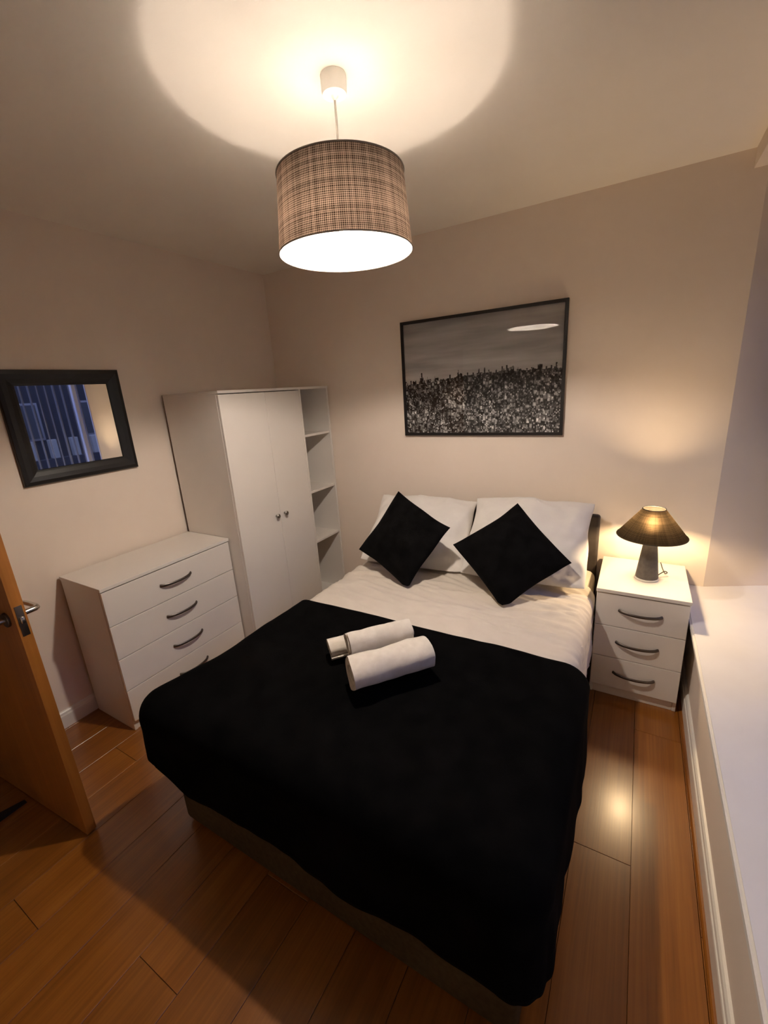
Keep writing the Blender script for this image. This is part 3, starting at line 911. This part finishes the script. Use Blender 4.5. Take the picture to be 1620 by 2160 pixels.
def build_picture():
    x0, x1, z0, z1 = 1.139, 2.141, 1.311, 2.025
    t = thing('framed_picture', 'black framed city skyline photograph above the bed', 'picture', ((x0 + x1) / 2, 0, z0))
    P = lambda a, b, d: Vector((a, -d, b))
    bm = bmesh.new()
    ins = lambda k, d: (x0 + k, x1 - k, z0 + k, z1 - k, d)
    frame_ring(bm, P, [ins(0, 0.001), ins(0, 0.0225), ins(0.0015, 0.024), ins(0.0155, 0.024), ins(0.017, 0.0225), ins(0.017, 0.001)])
    obj('picture_frame', bm, 'picture_frame_black', t)
    bm = bmesh.new()
    k = 0.0172
    vs_ = [bm.verts.new(q) for q in ((x0 + k, -0.012, z0 + k), (x1 - k, -0.012, z0 + k), (x1 - k, -0.012, z1 - k), (x0 + k, -0.012, z1 - k))]
    f = bm.faces.new(vs_)
    vb = [bm.verts.new((v.co.x, -0.002, v.co.z)) for v in vs_]
    bm.faces.new(vb[::-1])
    for q in range(4):
        bm.faces.new((vs_[q], vb[q], vb[(q + 1) % 4], vs_[(q + 1) % 4]))
    uvl = bm.loops.layers.uv.new('UVMap')
    for fc in bm.faces:
        for l in fc.loops:
            l[uvl].uv = ((l.vert.co.x - x0 - k) / (x1 - x0 - 2 * k), (l.vert.co.z - z0 - k) / (z1 - z0 - 2 * k))
    obj('city_print', bm, 'city_print', t, label='black and white print of a dense city under a grey sky')
    obj('picture_glass', box(x0 + k, x1 - k, -0.0165, -0.0145, z0 + k, z1 - k), 'picture_glass', t)
build_picture()

# ================================================================== lamp shades
def shade_surface(c, r0, z0, r1, z1, seg=96, nv=8):
    """single cloth surface from (r0, z0) bottom to (r1, z1) top with UVs"""
    bm = bmesh.new(); uvl = bm.loops.layers.uv.new('UVMap')
    rings = []
    for j in range(nv + 1):
        t = j / nv; r = r0 + (r1 - r0) * t; z = z0 + (z1 - z0) * t
        rings.append([bm.verts.new((c[0] + r * math.cos(2 * PI * k / seg), c[1] + r * math.sin(2 * PI * k / seg), z)) for k in range(seg)])
    for j in range(nv):
        for k in range(seg):
            f = bm.faces.new((rings[j][k], rings[j][(k + 1) % seg], rings[j + 1][(k + 1) % seg], rings[j + 1][k]))
            uv = ((k / seg, j / nv), ((k + 1) / seg, j / nv), ((k + 1) / seg, (j + 1) / nv), (k / seg, (j + 1) / nv))
            for l, q in zip(f.loops, uv): l[uvl].uv = q
    return bm

def add_ring(bm, c, r, z, rad, seg=72, sec=8):
    rings = []
    for k in range(seg):
        a = 2 * PI * k / seg
        rings.append([bm.verts.new((c[0] + (r + rad * math.cos(2 * PI * q / sec)) * math.cos(a), c[1] + (r + rad * math.cos(2 * PI * q / sec)) * math.sin(a), z + rad * math.sin(2 * PI * q / sec))) for q in range(sec)])
    for k in range(seg):
        A, B_ = rings[k], rings[(k + 1) % seg]
        for q in range(sec):
            bm.faces.new((A[q], B_[q], B_[(q + 1) % sec], A[(q + 1) % sec]))
    return bm

def add_sphere(bm, c, r, sx=1, sz=1, seg=24):
    prof = [(r * math.sin(PI * k / 14) * sx, c[2] - r * math.cos(PI * k / 14) * sz) for k in range(15)]
    prof[0] = (0, prof[0][1]); prof[-1] = (0, prof[-1][1])
    return add_lathe(bm, prof, (c[0], c[1]), seg)

def build_pendant():
    c = (1.673, -1.381)
    zt, zb, rt_, rb_ = 2.250, 2.042, 0.189, 0.2065
    t = thing('pendant_lamp', 'lit drum pendant lamp with woven brown shade hanging from the ceiling', 'lamp', (c[0], c[1], zb))
    bm = bmesh.new()
    add_lathe(bm, [(0, H - 0.0005), (0.036, H - 0.0005), (0.037, H - 0.003), (0.0365, H - 0.040), (0.034, H - 0.047), (0.012, H - 0.050), (0.006, H - 0.056), (0.004, H - 0.060), (0, H - 0.060)], c, 40)
    obj('ceiling_rose', bm, 'plastic_white', t, smooth='auto')
    bm = bmesh.new(); add_tube(bm, [(c[0], c[1], H - 0.058), (c[0], c[1], 2.4), (c[0], c[1], 2.235)], 0.0032, 10)
    obj('cord', bm, 'cord_grey', t, smooth='auto')
    sh = obj('lamp_shade', shade_surface(c, rb_, zb, rt_, zt), 'burlap_shade', t, smooth=True)
    obj('lining', shade_surface(c, rb_ - 0.0012, zb + 0.001, rt_ - 0.0012, zt - 0.001), 'shade_lining', sh, smooth=True, label='white lining inside the shade')
    for r, z in ((rt_ + 0.0006, zt), (rb_ + 0.0006, zb)):
        obj('rim', add_ring(bmesh.new(), c, r, z, 0.0022), 'cord_grey', sh, smooth=True)
    # spider: fitting ring with three arms near the top, and the bulb holder
    sp = add_ring(bmesh.new(), c, 0.021, 2.222, 0.0022, 32)
    for k in range(3):
        a = 2 * PI * k / 3 + 0.4
        add_tube(sp, [(c[0] + 0.021 * math.cos(a), c[1] + 0.021 * math.sin(a), 2.222), (c[0] + 0.12 * math.cos(a), c[1] + 0.12 * math.sin(a), 2.228), (c[0] + rt_ * math.cos(a), c[1] + rt_ * math.sin(a), zt - 0.002)], 0.0018, 6)
    obj('spider', sp, 'plastic_white', sh, smooth='auto')
    bm = bmesh.new()
    add_lathe(bm, [(0, 2.240), (0.008, 2.238), (0.015, 2.228), (0.018, 2.215), (0.018, 2.175), (0.0165, 2.170), (0, 2.170)], c, 28)
    obj('bulb_holder', bm, 'plastic_white', t, smooth='auto')
    bm = bmesh.new()
    rr, zc, cut = 0.031, 2.132, R(48)
    dome = [(rr * math.sin(a), zc - rr * math.cos(a)) for a in [k / 12 * (PI / 2 + cut) for k in range(13)]]
    dome[0] = (0, dome[0][1])
    add_lathe(bm, dome + [(0, dome[-1][1])], c, 32)
    obj('bulb', bm, 'pendant_bulb_glow', t, smooth='auto')
    zt2 = dome[-1][1]; rc2 = dome[-1][0]
    bm = bmesh.new()
    add_lathe(bm, [(0, zt2 + 0.0004), (rc2 + 0.001, zt2 + 0.0004), (rc2 + 0.0012, zt2 + 0.003), (0.018, 2.166), (0.014, 2.1698), (0, 2.1698)], c, 32)
    obj('bulb_collar', bm, 'plastic_white', t, smooth='auto')
build_pendant()

def build_table_lamp():
    c = (2.615, -0.262); z = 0.6132
    t = thing('table_lamp', 'lit table lamp with dark conical shade on the nightstand', 'lamp', (c[0], c[1], z))
    bm = bmesh.new(); add_lathe(bm, [(0, z), (0.052, z), (0.054, z + 0.002), (0.054, z + 0.008), (0.052, z + 0.010), (0, z + 0.010)], c, 48)
    obj('base_ring', bm, 'plastic_white', t, smooth='auto', label='white ring under the lamp body')
    bm = bmesh.new(); add_lathe(bm, [(0, z + 0.0102), (0.050, z + 0.0102), (0.051, z + 0.014), (0.0305, z + 0.196), (0.029, z + 0.199), (0, z + 0.199)], c, 48)
    obj('lamp_body', bm, 'lamp_ceramic', t, smooth='auto')
    bm = bmesh.new(); add_lathe(bm, [(0, z + 0.1992), (0.024, z + 0.1992), (0.025, z + 0.203), (0.023, z + 0.208), (0.016, z + 0.210), (0.0155, z + 0.262), (0, z + 0.262)], c, 36)
    obj('bulb_holder', bm, 'steel', t, smooth='auto')
    sh = obj('lamp_shade', shade_surface(c, 0.153, 0.846, 0.049, 0.984, 72, 8), 'charcoal_shade', t, smooth=True)
    obj('rim', add_ring(bmesh.new(), c, 0.1535, 0.846, 0.0018), 'cable_black', sh, smooth=True)
    obj('rim', add_ring(bmesh.new(), c, 0.0494, 0.984, 0.0018), 'cable_black', sh, smooth=True)
    sp = add_ring(bmesh.new(), c, 0.018, 0.872, 0.0018, 24)
    for k in range(3):
        a = 2 * PI * k / 3
        add_tube(sp, [(c[0] + 0.018 * math.cos(a), c[1] + 0.018 * math.sin(a), 0.872), (c[0] + 0.133 * math.cos(a), c[1] + 0.133 * math.sin(a), 0.8715)], 0.0014, 6)
    obj('spider', sp, 'steel', sh, smooth='auto')
    bm = bmesh.new()
    zz = z + 0.2625
    add_lathe(bm, [(0, zz), (0.012, zz), (0.0135, zz + 0.008), (0.020, zz + 0.022), (0.0235, zz + 0.036), (0.0225, zz + 0.050), (0.016, zz + 0.061), (0.007, zz + 0.066), (0, zz + 0.067)], c, 28)
    obj('bulb', bm, 'table_bulb_glow', t, smooth='auto')
    # flex leaving the back of the body, with a little loop, and over the back edge of the nightstand
    bm = bmesh.new()
    pts = [(c[0] + 0.045, c[1] + 0.022, z + 0.012), (c[0] + 0.062, c[1] + 0.040, z + 0.022), (c[0] + 0.078, c[1] + 0.052, z + 0.030), (c[0] + 0.090, c[1] + 0.064, z + 0.020),
           (c[0] + 0.083, c[1] + 0.085, z + 0.006), (c[0] + 0.075, c[1] + 0.14, z + 0.004), (c[0] + 0.070, c[1] + 0.21, z + 0.004), (c[0] + 0.068, c[1] + 0.236, z + 0.003)]
    sm = []
    for a, b, cc, d in zip([pts[0]] + pts, pts, pts[1:], pts[2:] + [pts[-1]]):
        a, b, cc, d = map(Vector, (a, b, cc, d))
        for q in range(5):
            s = q / 5
            sm.append(0.5 * ((2 * b) + (cc - a) * s + (2 * a - 5 * b + 4 * cc - d) * s * s + (3 * b - a - 3 * cc + d) * s ** 3))
    add_tube(bm, sm + [Vector(pts[-1])], 0.0026, 8)
    obj('flex', bm, 'cable_black', t, smooth='auto')
build_table_lamp()

# ================================================================== the open door and its wedge
def build_door():
    hx, hy = 0.014, -2.236
    d = thing('oak_door', 'oak veneer door standing open beside the chest', 'door', (hx, hy, 0))
    L, T, z0, z1 = 0.757, 0.036, 0.008, 1.985
    d.rotation_euler = (0, 0, R(4.0))
    def part(name, bm, mat, parent=d, smooth='auto', label=None):
        me = bpy.data.meshes.new(name)
        bmesh.ops.recalc_face_normals(bm, faces=bm.faces)
        bm.to_mesh(me); bm.free()
        for p in me.polygons: p.use_smooth = True
        me.set_sharp_from_angle(angle=R(35))
        me.materials.append(MATS[mat])
        o = bpy.data.objects.new(name, me); o.parent = parent; COL.objects.link(o)
        if label: o['label'] = label
        return o
    # local frame: x along the leaf from the hinge, y through it (0 near face, T far face)
    part('door_leaf', box(0, L, 0, T, z0, z1, 0.0015), 'oak_door')
    zh = 0.955
    part('latch_plate', box(L - 0.0005, L + 0.0012, 0.007, 0.029, zh - 0.058, zh + 0.052, 0.0004), 'dark_metal')
    part('latch_bolt', box(L + 0.001, L + 0.010, 0.012, 0.024, zh - 0.010, zh + 0.012, 0.002), 'steel')
    for side in (-1, 1):
        yf = 0.0 if side < 0 else T
        bm = bmesh.new()
        add_lathe(bm, [(0, 0), (0.026, 0), (0.026, 0.006), (0.024, 0.008), (0.010, 0.009), (0, 0.009)], (0, 0), 32)
        bmesh.ops.transform(bm, verts=bm.verts, matrix=Matrix.Translation((L - 0.057, yf, zh)) @ Matrix.Rotation(-side * PI / 2, 4, 'X'))
        ro = part('handle_rose', bm, 'dark_metal')
        bm = bmesh.new()
        x = L - 0.057; y = yf
        add_tube(bm, [(x, y + side * 0.004, zh), (x, y + side * 0.035, zh), (x, y + side * 0.048, zh), (x - 0.006, y + side * 0.056, zh), (x - 0.018, y + side * 0.060, zh), (x - 0.06, y + side * 0.060, zh), (x - 0.118, y + side * 0.058, zh)], [0.010, 0.010, 0.010, 0.010, 0.0095, 0.009, 0.008], 14)
        part('lever', bm, 'steel', ro)
    for zc in (0.25, 1.0, 1.75):
        bm = bmesh.new(); add_lathe(bm, [(0, zc - 0.04), (0.006, zc - 0.04), (0.006, zc + 0.04), (0, zc + 0.04)], (-0.004, T + 0.002), 14)
        part('hinge', bm, 'steel')
build_door()

def build_wedge():
    o_loc = (0.345, -2.30, 0)
    bm = bmesh.new()
    # tapered wedge: thin end tucked at the foot of the door, thick end towards the room
    L = 0.135; w0, w1 = 0.013, 0.019
    pts = [(-w0, 0.07, 0.0), (w0, 0.07, 0.0), (w1, 0.07 - L, 0.0), (-w1, 0.07 - L, 0.0), (-w0, 0.07, 0.003), (w0, 0.07, 0.003), (w1, 0.07 - L, 0.028), (-w1, 0.07 - L, 0.028)]
    v = [bm.verts.new((o_loc[0] + p[0], o_loc[1] + p[1], p[2])) for p in pts]
    for f in ((3, 2, 1, 0), (4, 5, 6, 7), (0, 1, 5, 4), (1, 2, 6, 5), (2, 3, 7, 6), (3, 0, 4, 7)):
        bm.faces.new([v[k] for k in f])
    bmesh.ops.bevel(bm, geom=list(bm.edges), offset=0.001, segments=1, affect='EDGES')
    o = obj('door_wedge', bm, 'rubber_dark', None, o_loc)
    tag(o, 'small dark wedge on the floor at the foot of the door', 'doorstop')
build_wedge()

# ================================================================== vertical blind in the window
def build_blind():
    bx = WIN_X - 0.095
    t = thing('vertical_blind', 'grey vertical blind with open slats in the window recess', 'blind', (bx, -1.1, SILL_Z))
    obj('head_rail', box(bx - 0.022, bx + 0.022, REC_Y0 + 0.03, 0.10, SOFFIT - 0.038, SOFFIT - 0.002, 0.003), 'upvc', t)
    bm = box(-0.0445, 0.0445, -0.0009, 0.0009, 0, SOFFIT - 0.06 - (SILL_Z + 0.13))
    bmesh.ops.recalc_face_normals(bm, faces=bm.faces)
    me = bpy.data.meshes.new('slat'); bm.to_mesh(me); bm.free(); me.materials.append(MATS['blind_fabric'])
    y = 0.055
    k = 0
    while y > REC_Y0 + 0.06:
        o = bpy.data.objects.new('slat', me); o.parent = t
        o.location = (0, y + 1.1, 0.13)
        o.rotation_euler = (0, 0, R(14 + 4 * math.sin(k * 1.7)))
        COL.objects.link(o)
        y -= 0.079; k += 1
build_blind()

# ================================================================== outside, seen only in the mirror
bm = box(4.2, 30, -14, 22, -0.75, -0.6); struct('ground_outside', bm, 'asphalt')
def build_outside():
    # terrace across the road with a few lit windows
    t = thing('terrace_house', 'dark building across the road with a few lit windows', 'building', (16.5, 5, -0.6))
    obj('facade', box(16, 17, -6, 18, -0.6, 7.5), 'facade_brick', t)
    rnd = random.Random(5)
    for fl_ in range(2):
        for k in range(10):
            y = -5 + k * 2.2; z = 0.6 + fl_ * 2.9
            lit = rnd.random() < 0.25
            w = obj('window', box(15.93, 15.99, y, y + 0.9, z, z + 1.3), 'dark_metal', t)
            obj('pane', box(15.915, 15.928, y + 0.07, y + 0.83, z + 0.07, z + 1.23), 'lit_window_glow' if lit else 'gap_dark', w)
    # garden wall with pale piers
    g = thing('garden_wall', 'low garden wall with pale stone piers outside the window', 'wall', (8.4, 4, -0.6))
    obj('wall_panel', box(8.3, 8.42, -3, 12, -0.6, 0.62), 'facade_brick', g)
    for k in range(34):
        y = -2.5 + k * 0.42
        obj('pier', box(8.3, 8.42, y, y + 0.14, 0.621, 1.02, 0.01), 'stone_pale', g)
    s = thing('street_lamp', 'street lamp with a pale lit head outside the window', 'lamp', (12.0, 5.2, -0.6))
    bm = bmesh.new(); add_tube(bm, [(12, 5.2, -0.6), (12, 5.2, 3.0), (11.9, 5.2, 3.5), (11.4, 5.2, 3.7)], [0.06, 0.045, 0.04, 0.035], 12); obj('post', bm, 'dark_metal', s, smooth='auto')
    obj('lamp_head', box(11.0, 11.5, 5.08, 5.32, 3.68, 3.78, 0.03), 'dark_metal', s)
    obj('lamp_glass', box(11.05, 11.45, 5.1, 5.3, 3.65, 3.679), 'street_light_glow', s)
build_outside()
